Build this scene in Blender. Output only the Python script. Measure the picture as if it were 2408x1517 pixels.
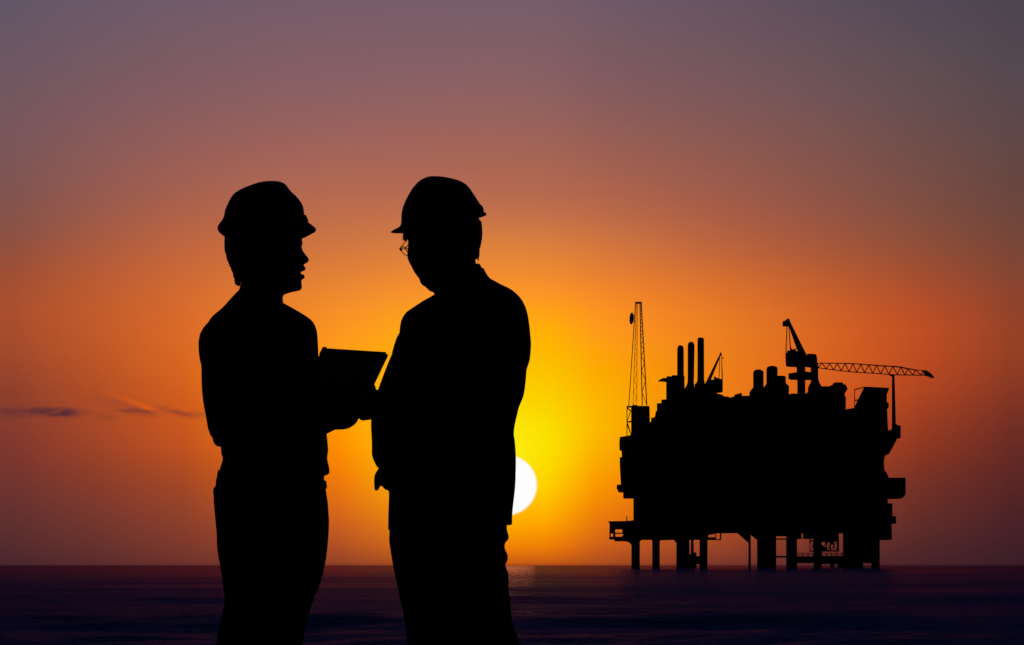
import bpy, bmesh, math, random
import numpy as np
from mathutils import Vector, Matrix
from mathutils.geometry import tessellate_polygon

random.seed(7)
for o in list(bpy.data.objects):
    bpy.data.objects.remove(o)
scene = bpy.context.scene
COL = scene.collection
R = math.radians

# ------------------------------------------------------------------ camera
# level telephoto camera at chest height of a seated photographer, shifted up
CAM_H = 0.85                # above the sand the two people stand on
SEA_Z = -0.15
PPM = 925.0                 # drawing units per metre at the people's distance
DIST = 16.0
U = 1.0 / (PPM * DIST)      # one drawing unit in radians
cd = bpy.data.cameras.new('camera')
cam = bpy.data.objects.new('camera', cd)
COL.objects.link(cam)
cam.location = (0, 0, CAM_H)
cam.rotation_euler = (R(90), 0, 0)
cd.sensor_width = 36
cd.lens = 36 / (2408 * U)
cd.shift_y = (1330 - 758.5) / 2408
cd.clip_start = 0.1
cd.clip_end = 200000
scene.camera = cam

# ------------------------------------------------------------------ exposure
scene.view_settings.view_transform = 'Standard'
scene.view_settings.look = 'None'
scene.view_settings.exposure = 0
scene.view_settings.gamma = 1

# ------------------------------------------------------------------ sky
def lin(c):
    return [(v / 255 / 12.92) if v / 255 <= 0.04045 else ((v / 255 + 0.055) / 1.055) ** 2.4 for v in c]

# colours of the dusk sky, by azimuth (drawing units from straight ahead + 1204) and height
SKY = {
    31:   [(0, 99, 86, 104), (150, 109, 87, 98), (300, 120, 87, 92), (450, 129, 84, 80), (560, 140, 81, 67), (650, 160, 79, 52),
           (730, 170, 79, 46), (820, 162, 74, 44), (920, 143, 64, 44), (1000, 134, 60, 46), (1080, 122, 54, 46), (1180, 104, 50, 48),
           (1280, 85, 44, 46), (1330, 72, 38, 44)],
    429:  [(0, 112, 91, 105), (200, 130, 92, 97), (350, 150, 94, 88), (480, 170, 97, 76), (600, 196, 102, 60), (700, 212, 106, 47),
           (770, 218, 106, 40), (850, 216, 102, 33), (950, 206, 91, 29), (1050, 192, 82, 32), (1120, 168, 73, 36), (1200, 145, 66, 42),
           (1300, 118, 54, 44), (1330, 105, 48, 44)],
    802:  [(0, 118, 92, 106), (200, 138, 96, 100), (350, 162, 100, 90), (480, 186, 108, 78), (600, 213, 121, 61), (700, 240, 139, 45),
           (780, 252, 151, 32), (900, 255, 160, 10), (1030, 255, 148, 0), (1100, 246, 130, 5), (1180, 225, 110, 20), (1250, 195, 90, 32),
           (1300, 166, 76, 38), (1330, 140, 64, 40)],
    1150: [(0, 118, 93, 106), (200, 140, 97, 99), (350, 164, 101, 87), (480, 188, 109, 77), (570, 218, 127, 62), (650, 242, 141, 46),
           (700, 254, 154, 36), (760, 255, 172, 10), (850, 253, 192, 0), (950, 252, 218, 0), (1040, 252, 238, 30), (1120, 254, 232, 10),
           (1200, 255, 190, 0), (1260, 250, 150, 0), (1300, 232, 118, 10), (1330, 195, 85, 20)],
    1287: [(0, 117, 92, 105), (200, 138, 96, 98), (350, 162, 100, 86), (480, 186, 108, 76), (570, 215, 125, 62), (650, 240, 139, 46),
           (700, 253, 151, 36), (760, 255, 170, 10), (850, 252, 190, 0), (950, 251, 210, 0), (1040, 251, 226, 0), (1120, 253, 214, 0),
           (1200, 255, 180, 0), (1260, 250, 145, 0), (1300, 228, 112, 10), (1330, 190, 82, 20)],
    1399: [(0, 112, 90, 104), (200, 132, 92, 95), (350, 156, 96, 84), (480, 182, 104, 74), (580, 212, 120, 62), (660, 236, 132, 46),
           (720, 252, 145, 34), (800, 254, 160, 20), (880, 252, 172, 0), (1000, 252, 186, 0), (1080, 252, 172, 0), (1150, 250, 150, 0),
           (1220, 235, 124, 10), (1290, 205, 95, 24), (1330, 170, 74, 30)],
    1772: [(0, 99, 82, 95), (200, 118, 86, 90), (350, 138, 88, 80), (480, 158, 90, 72), (580, 182, 96, 60), (680, 212, 108, 44),
           (780, 228, 118, 34), (900, 232, 117, 26), (1000, 225, 104, 20), (1100, 204, 90, 26), (1250, 158, 69, 38), (1330, 108, 49, 42)],
    2170: [(0, 83, 72, 86), (200, 98, 78, 82), (350, 112, 78, 74), (480, 126, 78, 66), (600, 148, 78, 54), (700, 176, 78, 42),
           (780, 190, 78, 36), (880, 182, 72, 33), (980, 158, 62, 34), (1060, 138, 54, 34), (1140, 115, 48, 38), (1230, 95, 44, 40), (1330, 70, 35, 42)],
    2376: [(0, 77, 68, 80), (200, 87, 72, 78), (350, 98, 72, 70), (480, 108, 70, 62), (600, 124, 70, 54), (700, 142, 68, 46),
           (800, 150, 66, 38), (880, 141, 59, 36), (980, 119, 49, 36), (1080, 98, 41, 36), (1180, 82, 36, 38), (1330, 57, 30, 40)],
}

def pchip(xs, ys, q):
    xs = np.array(xs, float); ys = np.array(ys, float); q = np.array(q, float)
    h = np.diff(xs); d = np.diff(ys, axis=0) / h[:, None]
    m = np.zeros_like(ys); m[0] = d[0]; m[-1] = d[-1]
    for i in range(1, len(xs) - 1):
        same = d[i - 1] * d[i] > 0
        w1 = 2 * h[i] + h[i - 1]; w2 = h[i] + 2 * h[i - 1]
        with np.errstate(divide='ignore', invalid='ignore'):
            hm = (w1 + w2) / (w1 / d[i - 1] + w2 / d[i])
        m[i] = np.where(same, hm, 0)
    k = np.clip(np.searchsorted(xs, q, side='right') - 1, 0, len(xs) - 2)
    t = np.clip((q - xs[k]) / h[k], 0, 1)[:, None]
    H = h[k][:, None]
    return ((2 * t ** 3 - 3 * t ** 2 + 1) * ys[k] + (t ** 3 - 2 * t ** 2 + t) * H * m[k]
            + (-2 * t ** 3 + 3 * t ** 2) * ys[k + 1] + (t ** 3 - t ** 2) * H * m[k + 1])

NS = 30                                             # stops from horizon to the top of the glow
TOP_EL = 1330 * U
heights = np.linspace(1330, 0, NS)                  # bottom -> top
base_cols = sorted(SKY)
grid = np.stack([pchip([a[0] for a in SKY[c]], [a[1:] for a in SKY[c]], heights) for c in base_cols])   # col, stop, rgb
fine_cols = [31, 230, 429, 615, 802, 920, 1035, 1150, 1218, 1287, 1343, 1399, 1520, 1646, 1772, 1905, 2037, 2170, 2376]
fine = np.stack([pchip(base_cols, grid[:, s, :], fine_cols) for s in range(NS)], axis=1)

def build_sky():
    w = bpy.data.worlds.new('World')
    scene.world = w
    w.use_nodes = True
    nt = w.node_tree
    N = nt.nodes; L = nt.links
    N.clear()
    def math_node(op, a, b=None, c=None, clamp=False):
        n = N.new('ShaderNodeMath'); n.operation = op; n.use_clamp = clamp
        for i, v in enumerate((a, b, c)):
            if v is None: continue
            if isinstance(v, (int, float)): n.inputs[i].default_value = v
            else: L.new(v, n.inputs[i])
        return n.outputs[0]
    def ss(v, a, b):
        n = N.new('ShaderNodeMapRange'); n.interpolation_type = 'SMOOTHSTEP'
        L.new(v, n.inputs[0]); n.inputs[1].default_value = a; n.inputs[2].default_value = b
        return n.outputs[0]
    def lr(v, a, b):
        n = N.new('ShaderNodeMapRange'); n.interpolation_type = 'LINEAR'
        L.new(v, n.inputs[0]); n.inputs[1].default_value = a; n.inputs[2].default_value = b
        return n.outputs[0]
    def mix(f, a, b):
        n = N.new('ShaderNodeMix'); n.data_type = 'RGBA'
        if isinstance(f, (int, float)): n.inputs[0].default_value = f
        else: L.new(f, n.inputs[0])
        for i, v in ((6, a), (7, b)):
            if isinstance(v, (tuple, list)): n.inputs[i].default_value = (*v[:3], 1)
            else: L.new(v, n.inputs[i])
        return n.outputs[2]
    tc = N.new('ShaderNodeTexCoord')
    sep = N.new('ShaderNodeSeparateXYZ'); L.new(tc.outputs['Generated'], sep.inputs[0])
    x, y, z = sep.outputs
    az = math_node('ARCTAN2', x, y)                  # 0 straight towards the sun side, radians
    el = math_node('ARCSINE', z)
    azu = math_node('MULTIPLY_ADD', az, 1 / U, 1204.0)
    elu = math_node('MULTIPLY', el, 1 / U)           # 0 at the horizon, 1330 at top of the glow
    s = math_node('DIVIDE', elu, 1330.0, clamp=True)
    def ramp(cols):
        n = N.new('ShaderNodeValToRGB'); cr = n.color_ramp
        cr.interpolation = 'LINEAR'
        while len(cr.elements) < len(cols): cr.elements.new(0.5)
        for i, c in enumerate(cols):
            cr.elements[i].position = i / (len(cols) - 1)
        for i, c in enumerate(cols):
            cr.elements[i].color = (*lin(np.clip(c, 0, 255)), 1)
        L.new(s, n.inputs[0])
        return n.outputs[0]
    cur = ramp(fine[0])
    for i in range(1, len(fine_cols)):
        cur = mix(lr(azu, fine_cols[i - 1], fine_cols[i]), cur, ramp(fine[i]))
    # --- away from the sun the band of dusk light dies into night blue
    aaz = math_node('ABSOLUTE', az)
    dusk = mix(s, (0.020, 0.010, 0.012), (0.020, 0.018, 0.030))
    cur = mix(ss(aaz, R(4.75), R(22)), cur, dusk)
    cur = mix(ss(aaz, R(20), R(80)), cur, (0.0022, 0.0026, 0.0050))
    hi = mix(ss(el, R(14), R(60)), (0.020, 0.019, 0.060), (0.0030, 0.0045, 0.0150))
    hi = mix(ss(aaz, R(20), R(95)), hi, (0.0016, 0.0020, 0.0045))
    cur = mix(ss(el, TOP_EL, R(10)), cur, hi)
    # --- thin cloud streaks low on the left: soft ellipses broken up by noise
    vec = N.new('ShaderNodeCombineXYZ'); L.new(azu, vec.inputs[0]); L.new(elu, vec.inputs[1])
    mp = N.new('ShaderNodeMapping'); mp.inputs['Scale'].default_value = (1 / 60, 1 / 22, 1); L.new(vec.outputs[0], mp.inputs[0])
    nz = N.new('ShaderNodeTexNoise'); nz.inputs['Scale'].default_value = 1.0; nz.inputs['Detail'].default_value = 4
    L.new(mp.outputs[0], nz.inputs['Vector'])
    wob = math_node('MULTIPLY_ADD', nz.outputs[0], 22, -11)
    mp2 = N.new('ShaderNodeMapping'); mp2.inputs['Scale'].default_value = (1 / 40, 1 / 14, 1); mp2.inputs['Location'].default_value = (7, 3, 0)
    L.new(vec.outputs[0], mp2.inputs[0])
    nz2 = N.new('ShaderNodeTexNoise'); nz2.inputs['Detail'].default_value = 5; nz2.inputs['Scale'].default_value = 1.0
    L.new(mp2.outputs[0], nz2.inputs['Vector'])
    brk = lr(nz2.outputs[0], 0.10, 0.50)
    def blob(cx, cy, rx, ry, slope=0.0):
        dx = math_node('SUBTRACT', azu, cx)
        dy = math_node('ADD', math_node('SUBTRACT', elu, 1330 - cy), math_node('MULTIPLY', dx, slope))
        dy = math_node('ADD', dy, wob)
        a = math_node('DIVIDE', dx, rx); b = math_node('DIVIDE', dy, ry)
        d = math_node('ADD', math_node('MULTIPLY', a, a), math_node('MULTIPLY', b, b))
        return math_node('POWER', 2.718, math_node('MULTIPLY', d, -1.0))
    for (cx, cy, rx, ry, sl, col, amt) in (
            (20, 970, 100, 12, 0, (110, 52, 48), 0.6), (85, 969, 66, 9, 0, (92, 46, 52), 0.75), (146, 972, 46, 9, 0, (78, 42, 54), 1.0),
            (270, 948, 56, 14, 0.1, (150, 68, 46), 0.5), (262, 960, 46, 7, 0.05, (176, 74, 38), 0.6), (248, 980, 26, 9, 0.05, (142, 62, 42), 0.5),
            (300, 968, 26, 6, 0.05, (128, 58, 46), 0.7), (342, 968, 36, 9, 0.0, (112, 54, 48), 0.95), (432, 972, 52, 8, 0.14, (138, 62, 42), 0.75),
            (322, 950, 50, 6, 0.36, (214, 90, 26), 0.9), (350, 960, 22, 6, 0.30, (218, 92, 24), 0.8), (460, 962, 50, 5, 0.10, (214, 92, 30), 0.55)):
        f = math_node('MULTIPLY', math_node('MULTIPLY', blob(cx, cy, rx, ry, sl), brk), amt, clamp=True)
        cur = mix(f, cur, tuple(lin(col)))
    # --- the disc of the sun, a little flattened and soft-edged as it nears the horizon
    dx = math_node('DIVIDE', math_node('SUBTRACT', azu, 1191.0), 70.5)
    dy = math_node('DIVIDE', math_node('SUBTRACT', elu, 1330 - 1141.0), 69.5)
    dd = math_node('SQRT', math_node('ADD', math_node('MULTIPLY', dx, dx), math_node('MULTIPLY', dy, dy)))
    disc = ss(dd, 1.06, 0.95)
    cur = mix(disc, cur, (0.985, 0.985, 0.985))
    # murk right on the horizon
    cur = mix(lr(elu, -3.0, 6.0), mix(0.55, cur, (0.016, 0.008, 0.012)), cur)
    # below the horizon
    cur = mix(ss(el, R(-0.05), R(-2)), cur, (0.002, 0.002, 0.004))
    bg = N.new('ShaderNodeBackground'); L.new(cur, bg.inputs[0]); bg.inputs[1].default_value = 1.0
    out = N.new('ShaderNodeOutputWorld'); L.new(bg.outputs[0], out.inputs[0])
build_sky()

# ------------------------------------------------------------------ sun lamp (almost set, so very weak)
SUN_EL = (1330 - 1141) * U
SUN_AZ = (1191 - 1204) * U
sd = bpy.data.lights.new('sun', 'SUN')
sun = bpy.data.objects.new('sun', sd); COL.objects.link(sun)
sd.energy = 0.0004; sd.angle = R(0.53); sd.color = (1.0, 0.55, 0.22)
to_sun = Vector((math.sin(SUN_AZ) * math.cos(SUN_EL), math.cos(SUN_AZ) * math.cos(SUN_EL), math.sin(SUN_EL)))
sun.rotation_euler = to_sun.to_track_quat('Z', 'Y').to_euler()

# ------------------------------------------------------------------ materials
def material(name, base, rough=0.8, spec=0.1, var=0.3, scale=20.0, bump=0.0, bump_scale=80.0, metallic=0.0):
    m = bpy.data.materials.new(name); m.use_nodes = True
    nt = m.node_tree; N = nt.nodes; L = nt.links
    p = N['Principled BSDF']
    tc = N.new('ShaderNodeTexCoord')
    nz = N.new('ShaderNodeTexNoise'); nz.inputs['Scale'].default_value = scale; nz.inputs['Detail'].default_value = 5
    L.new(tc.outputs['Object'], nz.inputs['Vector'])
    r = N.new('ShaderNodeValToRGB')
    r.color_ramp.elements[0].position = 0.3; r.color_ramp.elements[1].position = 0.7
    r.color_ramp.elements[0].color = (*[c * (1 - var) for c in base], 1)
    r.color_ramp.elements[1].color = (*[min(1, c * (1 + var)) for c in base], 1)
    L.new(nz.outputs[0], r.inputs[0]); L.new(r.outputs[0], p.inputs['Base Color'])
    p.inputs['Roughness'].default_value = rough
    p.inputs['Specular IOR Level'].default_value = spec
    p.inputs['Metallic'].default_value = metallic
    if bump:
        n2 = N.new('ShaderNodeTexNoise'); n2.inputs['Scale'].default_value = bump_scale; n2.inputs['Detail'].default_value = 3
        L.new(tc.outputs['Object'], n2.inputs['Vector'])
        b = N.new('ShaderNodeBump'); b.inputs['Strength'].default_value = bump; b.inputs['Distance'].default_value = 0.01
        L.new(n2.outputs[0], b.inputs['Height']); L.new(b.outputs[0], p.inputs['Normal'])
    return m

M = dict(
    skin=material('skin', (0.10, 0.062, 0.045), 0.7, 0.1, 0.15, 30),
    hair=material('hair', (0.008, 0.007, 0.006), 0.8, 0.05, 0.3, 200),
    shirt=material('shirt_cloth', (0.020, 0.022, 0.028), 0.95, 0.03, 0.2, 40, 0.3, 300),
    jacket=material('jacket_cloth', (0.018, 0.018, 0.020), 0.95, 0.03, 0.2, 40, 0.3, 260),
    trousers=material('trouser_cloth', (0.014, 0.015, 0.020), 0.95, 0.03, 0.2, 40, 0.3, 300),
    leather=material('boot_leather', (0.012, 0.009, 0.007), 0.6, 0.2, 0.3, 60),
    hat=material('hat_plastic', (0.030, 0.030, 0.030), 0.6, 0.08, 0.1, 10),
    board=material('board', (0.030, 0.020, 0.013), 0.8, 0.1, 0.2, 40),
    paper=material('paper', (0.08, 0.08, 0.075), 0.95, 0.02, 0.05, 20),
    metal=material('dark_metal', (0.03, 0.03, 0.03), 0.6, 0.1, 0.2, 50),
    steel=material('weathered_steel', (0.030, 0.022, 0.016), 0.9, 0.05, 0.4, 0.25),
    sand=material('sand', (0.16, 0.12, 0.085), 0.95, 0.05, 0.25, 0.6, 0.5, 12),
)

# ------------------------------------------------------------------ mesh helpers
def link(name, me, mat=None, parent=None, smooth=False):
    o = bpy.data.objects.new(name, me); COL.objects.link(o)
    if mat: me.materials.append(mat)
    if parent is not None: o.parent = parent
    if smooth:
        me.polygons.foreach_set('use_smooth', [True] * len(me.polygons))
    return o

def obj(name, bm, mat, parent=None, smooth=False):
    bmesh.ops.recalc_face_normals(bm, faces=bm.faces[:])
    me = bpy.data.meshes.new(name); bm.to_mesh(me); bm.free()
    return link(name, me, mat, parent, smooth)

def tag(o, label=None, cat=None, group=None, kind=None):
    for k, v in (('label', label), ('category', cat), ('group', group), ('kind', kind)):
        if v: o[k] = v
    return o

def fused(name, bm, mat, parent, voxel, smooth_it=2, factor=0.5):
    """many closed shells -> one continuous surface"""
    bmesh.ops.recalc_face_normals(bm, faces=bm.faces[:])
    me = bpy.data.meshes.new(name); bm.to_mesh(me); bm.free()
    t = bpy.data.objects.new('working', me); COL.objects.link(t)
    r = t.modifiers.new('r', 'REMESH'); r.mode = 'VOXEL'; r.voxel_size = voxel
    if smooth_it:
        sm = t.modifiers.new('s', 'SMOOTH'); sm.factor = factor; sm.iterations = smooth_it
    dg = bpy.context.evaluated_depsgraph_get()
    res = bpy.data.meshes.new_from_object(t.evaluated_get(dg))
    bpy.data.objects.remove(t)
    res.materials.clear(); res.name = name
    return link(name, res, mat, parent, True)

NSEG = 32
def add_rings(bm, rings, cap=True):
    vr = [[bm.verts.new(p) for p in r] for r in rings]
    n = len(rings[0])
    for a, b in zip(vr, vr[1:]):
        for i in range(n):
            bm.faces.new((a[i], a[(i + 1) % n], b[(i + 1) % n], b[i]))
    if cap:
        for r in (vr[0], vr[-1]):
            c = bm.verts.new(sum((v.co for v in r), Vector()) / n)
            for i in range(n):
                bm.faces.new((r[i], r[(i + 1) % n], c))

def ring(Lp, Rp, half, yc=0.0, ex=2.2, n=NSEG, grow=1.0, yl=None, yr=None):
    """closed cross-section through two points of a side outline (x, z), 'half' deep in y"""
    c = (Lp + Rp) / 2; a = (Rp - Lp) / 2 * grow
    out = []
    for i in range(n):
        t = 2 * math.pi * i / n
        cs, sn = math.cos(t), math.sin(t)
        u = math.copysign(abs(cs) ** (2 / ex), cs); v = math.copysign(abs(sn) ** (2 / ex), sn)
        out.append(Vector((c.x + a.x * u, yc + half * grow * v, c.y + a.y * u)))
    return out

def tube(bm, pts, radii, n=14, cap_round=True, flat=1.0):
    """tapered tube through 3-D points, rounded ends"""
    P = [Vector(p) for p in pts]; rad = list(radii)
    if cap_round:
        d0 = (P[0] - P[1]).normalized(); d1 = (P[-1] - P[-2]).normalized()
        P = [P[0] + d0 * rad[0] * 0.95, P[0] + d0 * rad[0] * 0.7] + P + [P[-1] + d1 * rad[-1] * 0.7, P[-1] + d1 * rad[-1] * 0.95]
        rad = [rad[0] * 0.3, rad[0] * 0.72] + rad + [rad[-1] * 0.72, rad[-1] * 0.3]
    rings = []
    up = None
    for i, p in enumerate(P):
        t = (P[min(i + 1, len(P) - 1)] - P[max(i - 1, 0)]).normalized()
        if up is None:
            up = Vector((0, 1, 0)) if abs(t.y) < 0.9 else Vector((1, 0, 0))
        s = t.cross(up).normalized(); up2 = s.cross(t).normalized(); up = up2
        rings.append([p + s * (rad[i] * math.cos(2 * math.pi * k / n)) + up2 * (rad[i] * flat * math.sin(2 * math.pi * k / n)) for k in range(n)])
    add_rings(bm, rings)

def ball(bm, c, r, seg=16):
    m = Matrix.Translation(Vector(c)) @ Matrix.Diagonal((*r, 1))
    bmesh.ops.create_uvsphere(bm, u_segments=seg, v_segments=seg // 2, radius=1, matrix=m)

def smooth_path(pts, k=4):
    """Catmull-Rom through tuples"""
    a = np.array(pts, float); out = []
    for i in range(len(a) - 1):
        p0 = a[max(i - 1, 0)]; p1 = a[i]; p2 = a[i + 1]; p3 = a[min(i + 2, len(a) - 1)]
        for j in range(k):
            t = j / k
            out.append(0.5 * (2 * p1 + (p2 - p0) * t + (2 * p0 - 5 * p1 + 4 * p2 - p3) * t * t + (3 * p1 - p0 - 3 * p2 + p3) * t ** 3))
    out.append(a[-1])
    return [tuple(v) for v in out]

# ------------------------------------------------------------------ the sea and the shore
def build_sea():
    rs = [44.0]
    while rs[-1] < 90000:
        r = rs[-1]
        rs.append(r * (1.0042 if r < 1200 else 1.012 if r < 3500 else 1.06))
    rs = np.array(rs)
    az = np.concatenate([np.linspace(-100, -20, 40)[:-1], np.linspace(-20, -7, 60)[:-1], np.linspace(-7, 7, 420),
                         np.linspace(7, 20, 60)[1:], np.linspace(20, 100, 40)[1:]])
    A, Rr = np.meshgrid(np.radians(az), rs)
    X = Rr * np.sin(A); Y = Rr * np.cos(A)
    rng = np.random.RandomState(11)
    Z = np.zeros_like(X)
    # swell rolling towards the shore with crests almost across the view, chop on top of it
    for lam, amp, spread, n in ((38, 0.055, 0.22, 5), (14, 0.020, 0.45, 7), (5.5, 0.034, 0.7, 11), (2.6, 0.018, 0.9, 9)):
        for k in range(n):
            th = rng.normal(0, spread); l = lam * rng.uniform(0.7, 1.4); ph = rng.uniform(0, 6.28)
            k0 = 2 * math.pi / l
            arg = k0 * (X * math.sin(th) + Y * math.cos(th)) + ph
            res = np.clip((l / 4) / np.maximum(Rr * 0.0042, 1e-6), 0, 1) ** 2
            if lam < 10: res = res * (0.06 + 0.94 * np.clip((300 - Rr) / 190, 0, 1) ** 1.5)
            w = (np.sin(arg) + 0.25 * np.sin(2 * arg + 0.6)) * res
            Z += amp * w / math.sqrt(n) * 1.5
    patch = 0.75 + 0.35 * np.sin(X / 23 + 1.3 + 0.8 * np.sin(Y / 61)) * np.sin(Y / 47 + 0.6)
    Z *= patch * np.clip((Rr - 44) / 25, 0, 1) * np.clip(1.25 - Rr / 420, 0.02, 1)
    Z *= np.clip((100 - np.abs(np.degrees(A))) / 60, 0, 1)
    # two low breakers coming in
    for (y0, h, wd, wig, ph) in ((165, 0.22, 5.0, 3.0, 0.4), (104, 0.12, 3.2, 2.0, 2.1)):
        d = (Y - y0 - wig * np.sin(X / 21 + ph) - 0.4 * wig * np.sin(X / 6.3 + ph * 2)) / wd
        hh = h * (0.75 + 0.25 * np.sin(X / 9 + ph * 3) * np.sin(X / 31 + ph) + 0.10 * np.sin(X / 1.7 + ph) + 0.06 * np.sin(X / 0.8 + 3 * ph))
        Z += hh * np.where(d < 0, np.exp(-d * d * 2.2), np.exp(-d * d * 0.7)) * np.clip(1.6 - np.abs(X) / 150, 0, 1)
    Z += SEA_Z
    nr, na = X.shape
    co = np.stack([X, Y, Z], -1).reshape(-1, 3)
    me = bpy.data.meshes.new('sea')
    i, j = np.meshgrid(np.arange(nr - 1), np.arange(na - 1), indexing='ij')
    q = np.stack([i * na + j, i * na + j + 1, (i + 1) * na + j + 1, (i + 1) * na + j], -1).reshape(-1, 4)
    me.vertices.add(len(co)); me.vertices.foreach_set('co', co.ravel())
    me.loops.add(q.size); me.loops.foreach_set('vertex_index', q.ravel().astype(np.int32))
    me.polygons.add(len(q)); me.polygons.foreach_set('loop_start', np.arange(0, q.size, 4, dtype=np.int32))
    me.polygons.foreach_set('use_smooth', np.ones(len(q), dtype=bool))
    me.update(calc_edges=True); me.validate()
    m = bpy.data.materials.new('sea_water'); m.use_nodes = True
    nt = m.node_tree; N = nt.nodes; L = nt.links; p = N['Principled BSDF']
    tc = N.new('ShaderNodeTexCoord')
    last = None
    # water is ruffled near the shore and calmer out at sea
    sx = N.new('ShaderNodeSeparateXYZ'); L.new(tc.outputs['Object'], sx.inputs[0])
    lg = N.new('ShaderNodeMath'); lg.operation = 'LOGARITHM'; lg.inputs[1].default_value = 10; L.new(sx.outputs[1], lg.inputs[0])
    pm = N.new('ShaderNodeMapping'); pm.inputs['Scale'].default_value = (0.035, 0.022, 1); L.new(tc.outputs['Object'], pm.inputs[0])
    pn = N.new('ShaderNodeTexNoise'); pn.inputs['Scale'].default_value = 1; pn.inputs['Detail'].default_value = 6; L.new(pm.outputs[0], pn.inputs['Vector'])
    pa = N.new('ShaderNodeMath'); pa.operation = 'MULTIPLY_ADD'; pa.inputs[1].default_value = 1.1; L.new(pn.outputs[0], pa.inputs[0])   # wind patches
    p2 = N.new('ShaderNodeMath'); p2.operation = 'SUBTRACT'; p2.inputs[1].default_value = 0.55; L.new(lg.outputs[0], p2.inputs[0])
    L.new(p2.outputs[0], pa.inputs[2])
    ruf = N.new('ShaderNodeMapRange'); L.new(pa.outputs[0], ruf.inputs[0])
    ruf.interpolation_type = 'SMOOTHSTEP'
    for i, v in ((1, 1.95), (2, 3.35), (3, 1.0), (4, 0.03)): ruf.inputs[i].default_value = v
    for sc, st, dist in (((0.06, 0.10, 1), 0.6, 0.9), ((0.5, 0.5, 1), 0.6, 0.20), ((3.0, 2.0, 1), 0.8, 0.06), ((9.0, 5.0, 1), 0.9, 0.045)):
        mp = N.new('ShaderNodeMapping'); mp.inputs['Scale'].default_value = sc
        L.new(tc.outputs['Object'], mp.inputs[0])
        nz = N.new('ShaderNodeTexNoise'); nz.inputs['Scale'].default_value = 1; nz.inputs['Detail'].default_value = 4
        L.new(mp.outputs[0], nz.inputs['Vector'])
        b = N.new('ShaderNodeBump'); b.inputs['Distance'].default_value = dist
        ml = N.new('ShaderNodeMath'); ml.operation = 'MULTIPLY'; ml.inputs[1].default_value = st; L.new(ruf.outputs[0], ml.inputs[0])
        L.new(ml.outputs[0], b.inputs['Strength'])
        L.new(nz.outputs[0], b.inputs['Height'])
        if last: L.new(last, b.inputs['Normal'])
        last = b.outputs[0]
    N.remove(p)
    def shader(kind, col, rough=None):
        n = N.new(kind); n.inputs['Color'].default_value = (*col, 1)
        if rough is not None: n.inputs['Roughness'].default_value = rough
        L.new(last, n.inputs['Normal']); return n
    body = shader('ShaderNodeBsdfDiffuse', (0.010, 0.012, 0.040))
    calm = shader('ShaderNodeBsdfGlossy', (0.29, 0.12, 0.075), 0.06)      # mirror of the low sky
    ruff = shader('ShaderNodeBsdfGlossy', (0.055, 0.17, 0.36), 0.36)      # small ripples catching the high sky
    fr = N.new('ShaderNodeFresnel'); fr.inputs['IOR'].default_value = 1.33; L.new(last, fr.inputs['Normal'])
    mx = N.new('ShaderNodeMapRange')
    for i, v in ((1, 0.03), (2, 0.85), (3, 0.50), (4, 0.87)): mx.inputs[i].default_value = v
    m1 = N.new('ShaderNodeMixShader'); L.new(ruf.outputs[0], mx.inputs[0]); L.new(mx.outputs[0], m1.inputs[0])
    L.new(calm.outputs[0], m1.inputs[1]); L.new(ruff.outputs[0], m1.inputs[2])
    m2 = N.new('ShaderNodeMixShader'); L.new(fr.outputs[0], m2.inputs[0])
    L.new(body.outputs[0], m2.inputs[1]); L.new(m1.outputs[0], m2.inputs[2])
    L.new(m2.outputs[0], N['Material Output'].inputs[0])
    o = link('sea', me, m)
    tag(o, kind='structure')

def build_shore():
    bm = bmesh.new()
    xs = np.linspace(-400, 400, 81); ys = np.concatenate([np.linspace(-400, 0, 21)[:-1], np.linspace(0, 62, 63)])
    vs = []
    for yv in ys:
        row = []
        for xv in xs:
            zz = 0.012 * math.sin(xv * 0.7 + 0.5 * math.sin(yv * 0.31)) * math.sin(yv * 0.55)
            if abs(xv) < 3 and 13 < yv < 19: zz *= 0.0
            if yv > 30: zz -= 0.012 * (yv - 30)
            row.append(bm.verts.new((xv, yv, zz)))
        vs.append(row)
    for a, b in zip(vs, vs[1:]):
        for i in range(len(a) - 1):
            bm.faces.new((a[i], a[i + 1], b[i + 1], b[i]))
    o = obj('beach', bm, M['sand'], None, True)
    tag(o, kind='structure')
build_sea()
build_shore()

# ------------------------------------------------------------------ people
# Figure drawings: side outlines in drawing units (925 to the metre), each turned into cross-sections with real depth.
def za(x, y): return (447.8 + x * .24597, 385.6 + y * .24597)      # detail sheet: head of the left figure
def zb(x, y): return (858.2 + x * .27057, 385.6 + y * .27057)      # detail sheet: head of the right figure
def zc(x, y): return (684.1 + x * .28703, 746.3 + y * .28703)      # detail sheet: the hands

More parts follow.
